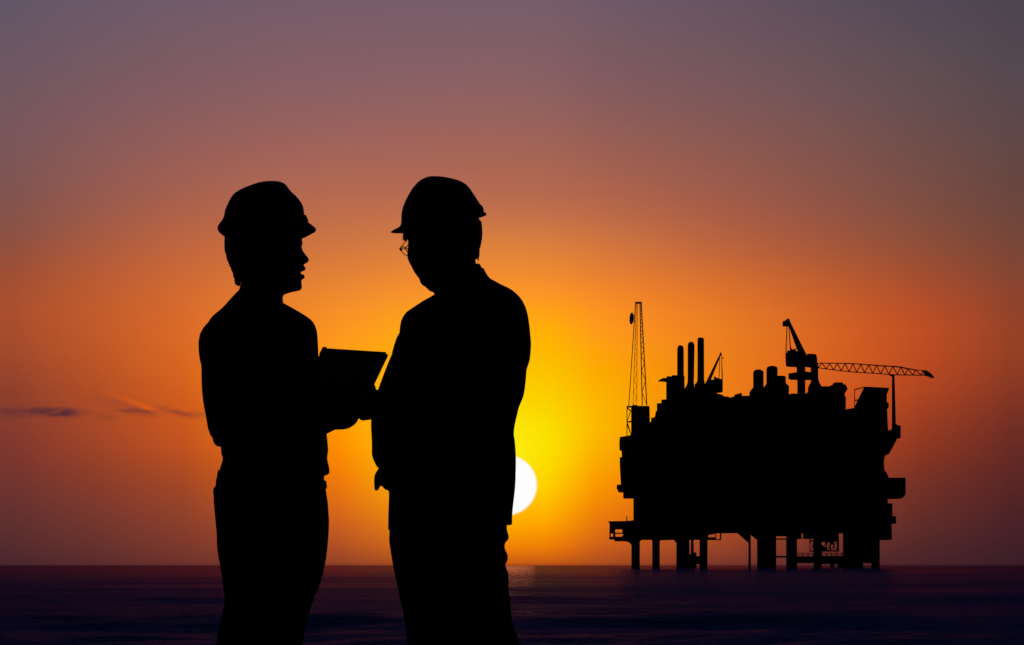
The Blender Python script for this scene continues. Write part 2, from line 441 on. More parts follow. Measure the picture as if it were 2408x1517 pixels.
class Figure:
    def __init__(self, x0, y0):
        self.x0 = x0; self.y0 = y0
    def p(self, u, d=0.0):                # drawing units at depth d -> local (x, z)
        k = 1 + d / DIST
        return Vector((((u[0] - 1204) * k + 1204 - self.x0) / PPM, CAM_H + (1330 - u[1]) * k / PPM))
    def v(self, x, y, d):                 # drawing units + depth -> local 3-D
        q = self.p((x, y), d); return Vector((q.x, d, q.y))
    def loft(self, bm, st, ex=2.2, grow=1.0, yc=0.0, k=1):
        """st: (Lx, Ly, Rx, Ry, half depth[, depth centre])"""
        st = [tuple(s) + ((yc,) if len(s) == 5 else ()) for s in st]
        if k > 1: st = smooth_path(st, k)
        rings = [ring(self.p((s[0], s[1]), s[5]), self.p((s[2], s[3]), s[5]), s[4], s[5], ex, grow=grow) for s in st]
        add_rings(bm, rings)
    def tube(self, bm, st, n=16, flat=1.0, k=3, grow=1.0):
        """st: (x, y, depth, radius in units)"""
        st = smooth_path(st, k)
        tube(bm, [self.v(s[0], s[1], s[2]) for s in st], [s[3] / PPM * grow for s in st], n, True, flat)

def finger(bm, base, dirs, lens, rads):
    """base point, list of directions per bone, bone lengths, radii"""
    P = [Vector(base)]; r = [rads[0]]
    for d, l, rr in zip(dirs, lens, rads[1:]):
        P.append(P[-1] + Vector(d).normalized() * l); r.append(rr)
    tube(bm, P, r, 10)

def grip_hand(bm, wrist, fwd, out, curl, size=1.0, thumb=True, curl_amt=(25, 55, 50)):
    """hand from the wrist: fwd = along the palm, out = across the palm from little finger to index, curl = direction finger tips bend to"""
    f = Vector(fwd).normalized(); o = (Vector(out) - f * Vector(out).dot(f)).normalized()
    c = f.cross(o).normalized()
    if c.dot(Vector(curl)) < 0: c = -c
    w = Vector(wrist)
    # palm
    rings = []
    for t, hw, ht in ((-0.004, 0.024, 0.019), (0.02, 0.033, 0.019), (0.05, 0.040, 0.016), (0.08, 0.041, 0.013), (0.09, 0.036, 0.010)):
        ctr = w + f * (t * size)
        rings.append([ctr + o * (hw * size * math.cos(2 * math.pi * k / 20)) + c * (ht * size * math.sin(2 * math.pi * k / 20)) for k in range(20)])
    add_rings(bm, rings)
    for i, (off, ln, rad) in enumerate(((-0.031, 0.062, 0.0075), (-0.011, 0.078, 0.0086), (0.010, 0.085, 0.0088), (0.031, 0.078, 0.0088))):
        base = w + f * (0.082 * size) + o * (off * size)
        ang = 0; dirs = []
        for a in curl_amt:
            ang += a + (3 - i) * 3
            dirs.append(f * math.cos(R(ang)) + c * math.sin(R(ang)) + o * (off * 0.8))
        lens = [ln * size * q for q in (0.45, 0.32, 0.23)]
        finger(bm, base, dirs, lens, [rad * size, rad * size * 0.95, rad * size * 0.88, rad * size * 0.78])
    if not thumb: return
    tb = w + f * (0.028 * size) + o * (0.030 * size) + c * (0.006 * size)
    finger(bm, tb, [f * 0.55 + o * 0.75 + c * 0.35, f * 0.8 + o * 0.35 + c * 0.5, f * 0.85 + o * 0.05 + c * 0.55],
           [0.038 * size, 0.032 * size, 0.026 * size], [0.0125 * size, 0.011 * size, 0.0095 * size, 0.0078 * size])

def hair_wisps(bm, F, edge, n, length, spread, outward):
    """short loose strands along an edge (x, y, depth half-range)"""
    pts = smooth_path(edge, 6)
    for i in range(n):
        e = random.choice(pts)
        b = F.v(e[0] + random.uniform(-1, 1), e[1] + random.uniform(-3, 3), random.uniform(-e[2], e[2]))
        d = Vector((outward[0] + random.uniform(-spread, spread), random.uniform(-.4, .4), outward[1] + random.uniform(-spread, spread))).normalized()
        l = length * random.uniform(.5, 1.2)
        tube(bm, [b - d * .006, b + d * l * .5, b + d * l + Vector((0, 0, -l * .25))], [0.0011, 0.0009, 0.0003], 5, False)

# ---------------------------------------------------------------- figure at the left
def person_left():
    F = Figure(620, DIST)
    root = bpy.data.objects.new('person', None); COL.objects.link(root)
    root.location = ((620 - 1204) / PPM, DIST, 0)
    tag(root, 'person in hard hat, profile facing right, mouth slightly open, one hand under the clipboard', 'person', 'two people talking on the shore')

    torso = [(559, 684, 664.3, 711.5, .068), (540, 705, 671, 715, .085), (522, 725, 684, 722, .115), (502, 742, 718, 742, .16),
             (491, 756, 736, 757, .185), (484, 776, 744.5, 776, .20), (484, 800, 747, 795, .205), (486, 835, 749, 833, .20),
             (494, 900, 752, 896, .185), (506, 970, 762, 965, .175), (516, 1022, 768, 1015, .168), (519, 1052, 771, 1046, .165),
             (521, 1070, 771.8, 1061, .166), (524, 1078.5, 769.5, 1078, .168), (519, 1096, 773, 1094, .17), (513, 1115, 775.2, 1108, .172),
             (508, 1128, 773, 1115, .172), (507, 1140, 764, 1118.5, .168)]
    hips = [(512, 1105, 758, 1095, .150), (506.5, 1144, 763, 1118, .165), (504, 1150, 762, 1128, .168), (502, 1160, 767, 1155, .172), (502.6, 1182, 771.5, 1186, .176),
            (506, 1220, 774, 1226, .178), (509.5, 1256, 773, 1256, .176), (510, 1287, 770.5, 1285, .172), (513, 1308, 767.5, 1310, .165), (517, 1329, 764, 1330, .16)]
    legA = [(509.7, 1255, 760, 1255, 0.085, -0.085), (510, 1287, 760, 1287, 0.085, -0.087), (512.6, 1305.5, 756, 1305, 0.084, -0.09), (517, 1329, 750, 1329, 0.083, -0.092), (523, 1368, 738, 1368, 0.08, -0.095), (528.2, 1404, 720, 1404, 0.077, -0.098),
            (528.2, 1416, 716, 1416, 0.076, -0.098), (521.8, 1441.7, 706, 1441, 0.074, -0.098), (513.9, 1481, 694, 1481, 0.072, -0.098), (508, 1517, 684, 1517, 0.071, -0.098), (505, 1580, 660, 1580, 0.07, -0.098), (508, 1700, 630, 1700, 0.066, -0.098),
            (518, 1900, 606, 1900, 0.06, -0.098), (518, 2050, 604, 2050, 0.058, -0.098), (520, 2064, 602, 2064, 0.056, -0.098)]
    legB = [(520, 1255, 772.5, 1256, 0.085, 0.085), (522, 1290, 769.8, 1290, 0.085, 0.087), (526, 1313, 766.8, 1313, 0.084, 0.09), (535, 1350, 760.2, 1350, 0.083, 0.092), (540, 1376, 752.4, 1376, 0.081, 0.093), (546, 1407, 738, 1407.6, 0.078, 0.095),
            (550, 1435, 729.5, 1435, 0.076, 0.095), (553, 1462.7, 720.9, 1462.7, 0.074, 0.095), (556, 1490, 716, 1490, 0.072, 0.095), (558, 1517, 711.8, 1517, 0.071, 0.095), (568, 1580, 702, 1580, 0.07, 0.095), (588, 1700, 698, 1700, 0.066, 0.095),
            (606, 1900, 694, 1900, 0.06, 0.095), (608, 2050, 693, 2050, 0.058, 0.095), (610, 2064, 691, 2064, 0.056, 0.095)]
    arm_near = [(530, 775, -.165, 42), (518, 800, -.185, 50), (517, 830, -.195, 49.5), (520, 855, -.198, 47.5), (519.5, 885, -.20, 46), (520, 915, -.20, 45.5), (523, 945, -.20, 45), (527, 975, -.20, 43),
                (533, 1005, -.20, 43), (546, 1010, -.20, 40), (565, 1008, -.20, 38.5), (600, 1003, -.195, 38.5), (660, 995, -.185, 37.5), (720, 989, -.165, 36), (765, 986, -.15, 35)]
    arm_far = [(690, 790, .15, 46), (700, 850, .19, 45), (706, 910, .20, 43), (712, 950, .20, 40), (722, 960, .19, 38), (742, 944, .15, 38), (764, 932, .11, 37), (782, 926, .08, 34)]

    # ---- skin: one continuous body
    bm = bmesh.new()
    head = [(640, 300, 820, 300, .030), (500, 350, 960, 350, .058), (430, 420, 1010, 420, .070), (380, 500, 1040, 500, .075), (362, 600, 1056, 600, .0775), (352, 700, 1060, 700, .077),
            (356, 745, 1060, 745, .0765), (362, 800, 1057, 800, .075), (385, 900, 1062, 900, .072), (405, 960, 1066, 960, .0695), (430, 1000, 1070, 1000, .067),
            (450, 1040, 1050, 1040, .064), (470, 1080, 1064, 1080, .061), (560, 1125, 1061, 1125, .055), (640, 1165, 1066, 1165, .046), (720, 1192, 1062, 1192, .036), (700, 1222, 1056, 1203, .034), (760, 1240, 1040, 1212, .028), (830, 1254, 980, 1222, .018), (870, 1260, 920, 1240, .008)]
    st = [(*za(a, b), *za(c, d), h) for (a, b, c, d, h) in head]
    F.loft(bm, st, 2.15)
    nose = [(1030, 775, 1062, 778, .006), (1030, 800, 1067, 802, .0075), (1030, 830, 1076, 832, .009), (1030, 865, 1101, 865, .011), (1030, 895, 1126, 895, .0135),
            (1030, 916, 1135, 918, .0150), (1030, 930, 1131, 932, .0155), (1040, 942, 1112, 944, .0135), (1045, 952, 1092, 953, .010)]
    F.loft(bm, [(*za(a, b), *za(c, d), h) for (a, b, c, d, h) in nose], 2.0)
    for (a, b, dx, dz, h) in ((1070, 1000, 34, 26, .021), (1068, 1078, 28, 24, .019), (1044, 1180, 24, 26, .016), (1052, 735, 20, 12, .05), (1055, 700, 14, 24, .052)):
        q = za(a, b); ball(bm, F.v(q[0], q[1], 0), (dx * .24597 / PPM, h, dz * .24597 / PPM))
    for s in (-1, 1):                                           # eyes, nostrils, ears
        q = za(1034, 762); ball(bm, F.v(q[0], q[1], s * .031), (.0105, .0125, .0095))
        q = za(1068, 746); ball(bm, F.v(q[0], q[1], s * .03), (.0016, .010, .0016), 8)
        q = za(1090, 935); ball(bm, F.v(q[0], q[1], s * .012), (.009, .006, .0055))
        q = za(655, 850); ball(bm, F.v(q[0], q[1], s * .076), (.016, .008, .030)); ball(bm, F.v(q[0] - 3, q[1] + 14, s * .074), (.010, .007, .012))
    neck = [(490, 980, 900, 1000, .058), (489, 1100, 892, 1100, .058), (478, 1160, 886, 1190, .059), (466, 1195, 885, 1255, .060), (440, 1260, 884, 1300, .062), (400, 1330, 890, 1340, .066), (360, 1420, 900, 1420, .07)]
    F.loft(bm, [(*za(a, b), *za(c, d), h) for (a, b, c, d, h) in neck], 2.0)
    F.loft(bm, [(s[0] + 9, s[1] + 8, s[2] - 9, s[3] + 8, s[4] - .01) for s in torso[:-3]], 2.2)
    F.loft(bm, [(s[0] + 10, s[1], s[2] - 10, s[3], s[4] - .012) for s in hips])
    for leg in (legA, legB):
        F.loft(bm, [(s[0] + 12, s[1], s[2] - 12, s[3], s[4] - .012, s[5]) for s in leg] + [(leg[-1][0] + 14, 2095, leg[-1][2] - 8, 2095, .035, leg[-1][5])])
        e = leg[-1]
        F.tube(bm, [(e[0] + 40, 2085, e[5], 30), (e[0] + 95, 2096, e[5], 24), (e[0] + 150, 2102, e[5], 16)], 14)
    F.tube(bm, [(a, b, c, r - 9) for a, b, c, r in arm_near] + [(775, 985, -.146, 24)])
    F.tube(bm, [(a, b, c, r - 9) for a, b, c, r in arm_far] + [(790, 928, .07, 26)])
    # near hand: fist closed under the board
    w = F.v(772, 968, -.15)
    grip_hand(bm, w, (.62, .62, .05), (0.05, -.1, 1), (0.1, 1, .1), 1.0, curl_amt=(62, 75, 50))
    F.tube(bm, [(764, 984, -.15, 27), (790, 984, -.142, 27), (812, 982, -.13, 27), (824, 974, -.12, 24)], 14)
    # far hand: under the left part of the board
    w = F.v(788, 928, .07)
    grip_hand(bm, w, (.8, -.5, .05), (.1, .2, 1), (.1, -.8, .3), .66, curl_amt=(35, 60, 40))
    fused('body', bm, M['skin'], root, 0.0032, 2, .4)

    # ---- hair under the hat
    bm = bmesh.new()
    hair = [(345, 600, 800, 600, .076), (331, 690, 760, 690, .080), (332, 780, 740, 780, .080), (346, 850, 700, 850, .078), (362, 905, 680, 905, .076), (380, 950, 660, 950, .074),
            (400, 1000, 620, 1000, .070), (420, 1045, 590, 1045, .066), (429, 1070, 560, 1070, .062), (430, 1100, 530, 1100, .055), (442, 1120, 510, 1118, .045), (462, 1130, 490, 1126, .03)]
    F.loft(bm, [(*za(a, b), *za(c, d), h) for (a, b, c, d, h) in hair], 2.2, k=2)
    e = [(*za(332, 700), .03), (*za(333, 780), .03), (*za(350, 860), .03), (*za(382, 950), .03), (*za(420, 1045), .03), (*za(430, 1100), .02), (*za(445, 1122), .02), (*za(475, 1128), .02)]
    hair_wisps(bm, F, e, 500, .007, .12, (-.10, -.98))
    obj('hair', bm, M['hair'], root, True)

    # ---- hard hat: shell, brim all round
    bm = bmesh.new()
    dome = [(745, 163, 775, 163, .006), (700, 170, 830, 167, .030), (640, 183, 870, 174, .050), (560, 211, 903, 190, .068), (500, 235, 925, 215, .078), (430, 275, 962, 262, .090),
            (385, 325, 1022, 320, .100), (352, 390, 1068, 385, .106), (331, 440, 1084, 440, .109), (322, 490, 1088, 490, .110), (316, 520, 1092, 520, .110)]
    inner = [(a + 14, b + 4, c - 14, d + 4, max(h - .004, .004)) for (a, b, c, d, h) in reversed(dome[2:])]
    F.loft(bm, [(*za(a, b), *za(c, d), h) for (a, b, c, d, h) in smooth_path(dome, 3) + inner], 2.1)
    hat = obj('hard_hat', bm, M['hat'], root, True)
    bm = bmesh.new()
    brim = [(330, 480, 1075, 480, .108), (315, 512, 1094, 505, .110), (300, 540, 1112, 540, .112), (282, 562, 1122, 556, .115), (270, 577, 1158, 580, .118), (259, 603, 1194, 609, .120),
            (258, 625, 1204, 633, .120), (275, 655, 1192, 650, .117), (304, 680, 1140, 678, .112), (330, 701, 1086, 706, .104), (360, 700, 1060, 700, .09)]
    F.loft(bm, [(*za(a, b), *za(c, d), h) for (a, b, c, d, h) in brim], 2.1)
    obj('brim', bm, M['hat'], hat, True)
    bm = bmesh.new()
    e = [(*za(1088, 496), .02), (*za(1094, 510), .02), (*za(1108, 530), .02)]
    hair_wisps(bm, F, e, 40, .008, .3, (.7, -.5))
    obj('hair_tuft', bm, M['hair'], root, True)

    # ---- clothes
    bm = bmesh.new()
    F.loft(bm, torso, 2.25, k=3)
    F.tube(bm, arm_near); F.tube(bm, arm_far)
    # folds where the sleeve creases
    for (a, b, c, r) in ((474.5, 842, -.2, 5), (512, 1030, -.2, 16)):
        q = F.v(a + 4, b, c); ball(bm, q, (r / PPM, .05, r * 1.3 / PPM))
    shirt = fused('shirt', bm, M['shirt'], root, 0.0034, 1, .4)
    bm = bmesh.new()
    F.loft(bm, hips, 2.3)
    F.loft(bm, legA); F.loft(bm, legB)
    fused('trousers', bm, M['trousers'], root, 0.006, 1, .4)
    bm = bmesh.new()
    F.loft(bm, [(503.5, 1146, 766, 1130, .172), (501.5, 1150, 768, 1133, .175), (501, 1160, 769, 1146, .176), (503, 1164, 767.5, 1150, .172)], 2.3)
    obj('belt', bm, M['leather'], root, True)
    for leg in (legA, legB):
        e = leg[-1]; bm = bmesh.new()
        F.loft(bm, [(e[0] - 4, 2040, e[2] + 4, 2040, .056, e[5]), (e[0] - 8, 2075, e[2] + 30, 2075, .052, e[5]), (e[0] - 10, 2092, e[2] + 100, 2088, .050, e[5]), (e[0] - 10, 2104, e[2] + 118, 2104, .050, e[5]), (e[0] - 8, 2116, e[2] + 116, 2116, .048, e[5])], 2.4, k=2)
        obj('boot', bm, M['leather'], root, True)
    return root

# ---------------------------------------------------------------- figure at the right
def person_right():
    F = Figure(1075, DIST)
    root = bpy.data.objects.new('person', None); COL.objects.link(root)
    root.location = ((1075 - 1204) / PPM, DIST, 0)
    tag(root, 'person in glasses, hard hat and long jacket looking down to the left, beside the sun', 'person', 'two people talking on the shore')

    torso = [(1021.4, 692.7, 1151, 654, .085), (1008, 701, 1166, 662, .11), (993.5, 709, 1180, 669.7, .13), (965, 728, 1202, 680.5, .165), (953, 737, 1220.8, 696.8, .185),
             (945, 750, 1231.6, 713, .195), (941, 765, 1239.5, 733, .205), (939, 785, 1245, 764, .21), (938, 806, 1248, 796, .208), (937, 824, 1249, 812, .205),
             (932, 852, 1246, 846, .195), (928, 872, 1239, 868, .19), (924, 893, 1237, 890, .188), (920, 926, 1232.5, 926, .184), (917, 948, 1224.6, 948, .182),
             (914, 960, 1220, 959, .182), (911, 979, 1215.4, 979, .182), (908, 1000, 1211, 998, .183), (907, 1020, 1208.4, 1020.5, .184), (907, 1037, 1210.8, 1037, .185), (908, 1068, 1213, 1068, .186),
             (911, 1095, 1213.3, 1093, .187), (914, 1139, 1212, 1139, .188), (914.5, 1162, 1209.5, 1165, .188), (913.7, 1192, 1206.8, 1188, .188), (913, 1215, 1204.8, 1210, .188), (912.4, 1247.7, 1204.4, 1234.8, .186)]
    hips = [(925, 1150, 1190, 1150, .155), (918, 1230, 1192, 1228, .165), (915.6, 1250, 1192, 1245, .168), (915, 1262, 1194.8, 1254.3, .17), (915, 1268, 1197, 1264.8, .17), (915, 1274, 1194.8, 1270, .17),
            (916, 1280, 1187.4, 1276.6, .168), (917.5, 1291, 1186.7, 1289.7, .168), (919, 1300, 1191.4, 1298.8, .168), (920.5, 1309, 1194.8, 1308, .167), (922, 1318, 1194, 1317, .165), (923.8, 1329, 1189, 1327.6, .16)]
    legA = [(915, 1262, 1180, 1262, 0.085, 0.085), (917.5, 1291, 1175, 1291, 0.085, 0.087), (920, 1305, 1178, 1305, 0.084, 0.09), (924.2, 1331.6, 1172, 1331, 0.083, 0.092), (930.6, 1362, 1168, 1362, 0.081, 0.094), (936.8, 1391.8, 1160, 1391, 0.079, 0.095),
            (947.3, 1433.7, 1148, 1433, 0.077, 0.096), (953, 1467.8, 1140, 1467, 0.075, 0.096), (956, 1492, 1134, 1492, 0.074, 0.096), (958.5, 1517, 1128, 1517, 0.073, 0.096), (964, 1600, 1108, 1600, 0.071, 0.096), (972, 1720, 1088, 1720, 0.067, 0.096),
            (984, 1900, 1076, 1900, 0.06, 0.096), (988, 2050, 1072, 2050, 0.058, 0.096), (990, 2064, 1070, 2064, 0.056, 0.096)]
    legB = [(930, 1262, 1186, 1262, 0.085, -0.085), (934, 1289, 1184, 1289, 0.085, -0.087), (940, 1317, 1188, 1317, 0.084, -0.09), (943, 1327.6, 1189, 1327.6, 0.083, -0.091), (946, 1335.5, 1190.9, 1335.5, 0.083, -0.092), (952, 1350, 1196, 1350, 0.082, -0.093),
            (957, 1365.6, 1196.6, 1365.6, 0.081, -0.094), (964, 1389, 1195.8, 1389, 0.08, -0.095), (970, 1405, 1199.5, 1405, 0.079, -0.096), (980, 1426, 1201.3, 1426, 0.078, -0.096), (986, 1437.6, 1201.3, 1437.6, 0.077, -0.096), (1006, 1475.6, 1207, 1475.6, 0.075, -0.097),
            (1012, 1486, 1213.9, 1486, 0.074, -0.097), (1020, 1502, 1218, 1502, 0.074, -0.097), (1028, 1517, 1222.3, 1517, 0.073, -0.097), (1060, 1600, 1228, 1600, 0.071, -0.097), (1092, 1720, 1222, 1720, 0.067, -0.097), (1116, 1900, 1212, 1900, 0.06, -0.097),
            (1120, 2050, 1206, 2050, 0.058, -0.097), (1122, 2064, 1204, 2064, 0.056, -0.097)]
    # reaching (near) arm: shoulder, elbow drawn towards the viewer, forearm back to the board
    arm_near = [(1002, 775, -.15, 46), (987, 795, -.19, 46), (975, 815, -.22, 47), (969, 838, -.24, 47.5), (964, 862, -.26, 46), (951, 884, -.28, 44.5), (945, 903, -.295, 43.5), (948, 928, -.30, 42),
                (942, 950, -.28, 38), (925, 954, -.23, 36), (908, 953, -.19, 34.5), (890, 952.5, -.155, 33)]
    # hanging (far) arm, hand against the hip
    arm_far = [(1000, 790, .13, 50), (965, 850, .20, 48), (935, 920, .24, 46), (919, 970, .25, 46), (914.5, 1000, .25, 43.5), (916, 1030, .24, 43.5), (916, 1050, .22, 43), (915.5, 1065, .19, 42), (917, 1078, .16, 38)]

    bm = bmesh.new()
    head = [(520, 200, 780, 200, .035), (430, 280, 880, 265, .060), (385, 360, 940, 330, .072), (362, 450, 965, 400, .077), (352, 540, 985, 480, .078), (350, 600, 993, 560, .078),
            (362, 630, 996, 610, .078), (373, 665, 992, 660, .077), (375, 690, 985, 700, .076), (372, 730, 975, 740, .075), (367, 775, 965, 770, .073), (366.5, 795, 962, 800, .072), (370, 820, 958, 825, .070),
            (380, 850, 950, 850, .068), (400, 885, 940, 885, .066), (415, 915, 935, 915, .064), (430, 945, 930, 945, .062), (450, 972, 925, 972, .059), (470, 995, 920, 995, .056), (477, 1020, 910, 1012, .052), (487, 1042, 890, 1030, .047), (505, 1058, 870, 1050, .041),
            (525, 1067, 850, 1066, .037), (545, 1090, 820, 1085, .030), (562, 1106, 790, 1100, .024), (600, 1117, 740, 1112, .014)]
    F.loft(bm, [(*zb(a, b), *zb(c, d), h) for (a, b, c, d, h) in head], 2.1)
    neck = [(570, 780, 956, 775, .06), (572, 820, 956, 812, .06), (575, 900, 965, 862, .06), (595, 1000, 985, 900, .06), (603, 1100, 1000, 940, .062), (603, 1135, 1030, 990, .066), (600, 1190, 1060, 1060, .07)]
    F.loft(bm, [(*zb(a, b), *zb(c, d), h) for (a, b, c, d, h) in neck], 2.0)
    # the face is turned away from the viewer: features on the far side of the head
    fx, fy = -.52, .85
    def face(a, b, out, side=0.0):
        q = F.v(*zb(a, b), 0)
        return q + Vector((fx, fy, 0)) * out + Vector((fy, -fx, 0)) * side
    for s in (-1, 1):
        ball(bm, face(640, 735, .070, s * .031), (.011, .011, .009))
        ball(bm, face(640, 690, .074, s * .028), (.016, .012, .006))
        ball(bm, face(640, 842, .082, s * .011), (.007, .007, .006))
        ball(bm, face(660, 790, .058, s * .040), (.022, .022, .022))
    tube(bm, [face(620, 720, .072), face(612, 770, .084), face(606, 815, .094), face(612, 840, .088)], [.007, .009, .012, .010], 10)
    ball(bm, face(630, 900, .076), (.019, .012, .0065)); ball(bm, face(636, 930, .074), (.017, .012, .007))
    ball(bm, face(655, 1010, .060), (.020, .020, .016))
    q = F.v(*zb(745, 800), 0)
    for s in (-1, 1):
        c = F.v(*zb(760, 780), s * .074); ball(bm, c, (.016, .009, .030)); ball(bm, c + Vector((0, 0, -.022)), (.010, .008, .012))
    F.loft(bm, [(s[0] + 9, s[1] + 8, s[2] - 9, s[3] + 8, s[4] - .012) for s in torso[:-3]], 2.2)
    F.loft(bm, [(s[0] + 10, s[1], s[2] - 10, s[3], s[4] - .012) for s in hips])
    for leg in (legA, legB):
        F.loft(bm, [(s[0] + 12, s[1], s[2] - 12, s[3], s[4] - .012, s[5]) for s in leg] + [(leg[-1][0] + 8, 2095, leg[-1][2] - 14, 2095, .035, leg[-1][5])])
        e = leg[-1]
        F.tube(bm, [(e[2] - 40, 2085, e[5], 30), (e[2] - 95, 2096, e[5], 24), (e[2] - 150, 2102, e[5], 16)], 14)
    F.tube(bm, [(a, b, c, r - 9) for a, b, c, r in arm_near] + [(884, 952, -.145, 25)])
    F.tube(bm, [(a, b, c, r - 9) for a, b, c, r in arm_far] + [(915, 1088, .14, 24)])
    # near hand takes the lower corner of the board: fingers under, thumb on top
    w = F.v(893, 956, -.155)
    grip_hand(bm, w, (-.62, .62, .0), (.0, -.12, 1), (.0, 1, .1), .86, curl_amt=(55, 70, 45))
    F.tube(bm, [(888, 951, -.155, 30), (866, 950, -.15, 29), (852, 949, -.14, 27), (840, 950, -.13, 24)], 16)
    F.tube(bm, [(888, 934, -.15, 17), (866, 926, -.14, 15), (846, 922, -.13, 14), (834, 926, -.12, 12)], 14)
    # far hand hangs at the hip, fingers behind the jacket, thumb pointing down
    w = F.v(914, 1088, .14)
    grip_hand(bm, w, (.40, .25, -.88), (-1, -.1, -.35), (.4, .6, -.5), .80, False, curl_amt=(15, 25, 20))
    F.tube(bm, [(908, 1098, .13, 18), (910, 1118, .12, 20), (914, 1134, .11, 20)], 14)
    F.tube(bm, [(899, 1104, .12, 9), (889.5, 1120, .115, 9.5), (888, 1136, .11, 8.8), (885.5, 1149, .108, 6)], 12)
    fused('body', bm, M['skin'], root, 0.0032, 2, .4)

    bm = bmesh.new()
    hair = [(600, 400, 950, 395, .074), (620, 450, 980, 444, .079), (640, 500, 999, 492, .081), (650, 545, 1009, 535, .082), (655, 590, 1015, 585, .082), (665, 650, 1010, 650, .081), (680, 710, 996, 710, .078), (700, 760, 990, 755, .076), (760, 800, 985, 790, .070), (820, 822, 982, 812, .058), (870, 832, 974, 826, .04)]
    F.loft(bm, [(*zb(a, b), *zb(c, d), h) for (a, b, c, d, h) in hair], 2.2, k=2)
    e = [(*zb(1003, 520), .02), (*zb(1013, 580), .02), (*zb(1007, 650), .02), (*zb(993, 720), .02), (*zb(986, 780), .02), (*zb(983, 800), .02)]
    hair_wisps(bm, F, e, 300, .008, .12, (.02, -.98))
    e = [(*zb(340, 600), .03), (*zb(352, 610), .03), (*zb(362, 620), .03)]
    hair_wisps(bm, F, e, 60, .014, .35, (-.1, -1))
    obj('hair', bm, M['hair'], root, True)

    bm = bmesh.new()
    dome = [(575, 107, 620, 107, .008), (530, 117, 690, 114, .034), (470, 150, 795, 137, .062), (430, 190, 862, 166, .075), (408, 218, 906, 205, .086), (362, 298, 952, 272, .100), (332, 368, 998, 343, .107),
            (322, 408, 1020, 365, .109), (317, 445, 1031, 388, .110), (315, 500, 1033, 412, .110), (311, 526, 1030, 425, .109)]
    inner = [(a + 12, b + 5, c - 12, d + 5, max(h - .004, .004)) for (a, b, c, d, h) in reversed(dome[2:])]
    F.loft(bm, [(*zb(a, b), *zb(c, d), h) for (a, b, c, d, h) in smooth_path(dome, 3) + inner], 2.1)
    hat = obj('hard_hat', bm, M['hat'], root, True)
    bm = bmesh.new()
    brim = [(318, 505, 1015, 405, .107), (309, 532, 1034, 413, .110), (294, 551, 1044, 420, .113), (262, 568, 1052, 427, .115), (240, 580, 1056, 434, .117), (223, 592, 1057, 440, .118), (226, 597, 1055, 444, .118), (245, 600, 1048, 447, .116),
            (300, 602, 1010, 451, .108), (345, 602, 970, 456, .095)]
    F.loft(bm, [(*zb(a, b), *zb(c, d), h) for (a, b, c, d, h) in brim], 2.1)
    obj('brim', bm, M['hat'], hat, True)

    # ---- glasses: two wire rims, bridge, temples; they stand off the far cheek
    g = bpy.data.objects.new('glasses', None); COL.objects.link(g); g.parent = root
    def wire(name, pts, r, closed=False):
        b = bmesh.new(); P = [F.v(*zb(a, c), d) for a, c, d in pts]
        if closed: P = P + [P[0]]
        tube(b, P, [r] * len(P), 8, False)
        obj(name, b, M['metal'], g, True)
    wire('lens_rim', smooth_path([(372, 650, -.012), (340, 690, .004), (305, 735, .02), (316, 756, .022), (343, 786, .015), (366, 795, .006), (392, 780, -.004), (402, 730, -.012), (392, 672, -.016)], 3), .0011, True)
    wire('lens_rim', smooth_path([(420, 655, .075), (385, 690, .082), (356, 735, .088), (372, 770, .086), (400, 790, .084), (440, 780, .08), (450, 730, .078), (440, 675, .076)], 3), .0011, True)
    wire('bridge', [(306, 736, .02), (318, 722, .045), (345, 722, .07), (358, 734, .087)], .0014)
    wire('temple', [(304, 738, .018), (330, 738, -.02), (368, 740, -.05), (440, 742, -.072), (600, 748, -.078), (745, 752, -.080), (765, 790, -.079)], .0013)
    wire('temple', [(440, 730, .080), (600, 748, .082), (745, 752, .082), (765, 790, .080)], .0013)
    wire('nose_pad', [(306, 735, .02), (312, 745, .024), (316, 752, .026)], .0028)

    bm = bmesh.new()
    F.loft(bm, [(*zb(a, b), *zb(c, d), h) for (a, b, c, d, h) in ((640, 1060, 966, 866, .058), (625, 1085, 994, 866, .064), (610, 1110, 1006, 882, .068), (604, 1135, 1013, 899, .070), (600, 1160, 1020, 930, .072))], 2.0)
    obj('shirt_collar', bm, M['shirt'], root, True)
    bm = bmesh.new()
    F.loft(bm, torso, 2.25, k=3)
    F.loft(bm, [(*zb(a, b), *zb(c, d), h) for (a, b, c, d, h) in ((625, 1120, 1012, 899, .07), (612, 1130, 1031, 901, .078), (605, 1137, 1050, 944, .082), (598, 1145, 1083, 992, .088), (560, 1190, 1110, 1030, .10))], 2.1)
    F.tube(bm, arm_near); F.tube(bm, arm_far)
    for (a, b, c, dx, dz) in ((939, 801, -.2, 8, 8), (898, 1086, .18, 12, 12), (922, 867, -.24, 6, 8)):
        ball(bm, F.v(a, b, c), (dx / PPM, .04, dz / PPM))
    fused('jacket', bm, M['jacket'], root, 0.0034, 1, .4)
    bm = bmesh.new()
    F.loft(bm, hips, 2.3)
    F.loft(bm, legA); F.loft(bm, legB)
    fused('trousers', bm, M['trousers'], root, 0.0042, 1, .4)
    for leg in (legA, legB):
        e = leg[-1]; bm = bmesh.new()
        F.loft(bm, [(e[0] - 4, 2040, e[2] + 4, 2040, .056, e[5]), (e[0] - 30, 2075, e[2] + 8, 2075, .052, e[5]), (e[0] - 100, 2088, e[2] + 10, 2092, .050, e[5]), (e[0] - 118, 2104, e[2] + 10, 2104, .050, e[5]), (e[0] - 116, 2116, e[2] + 8, 2116, .048, e[5])], 2.4, k=2)
        obj('boot', bm, M['leather'], root, True)
    return root

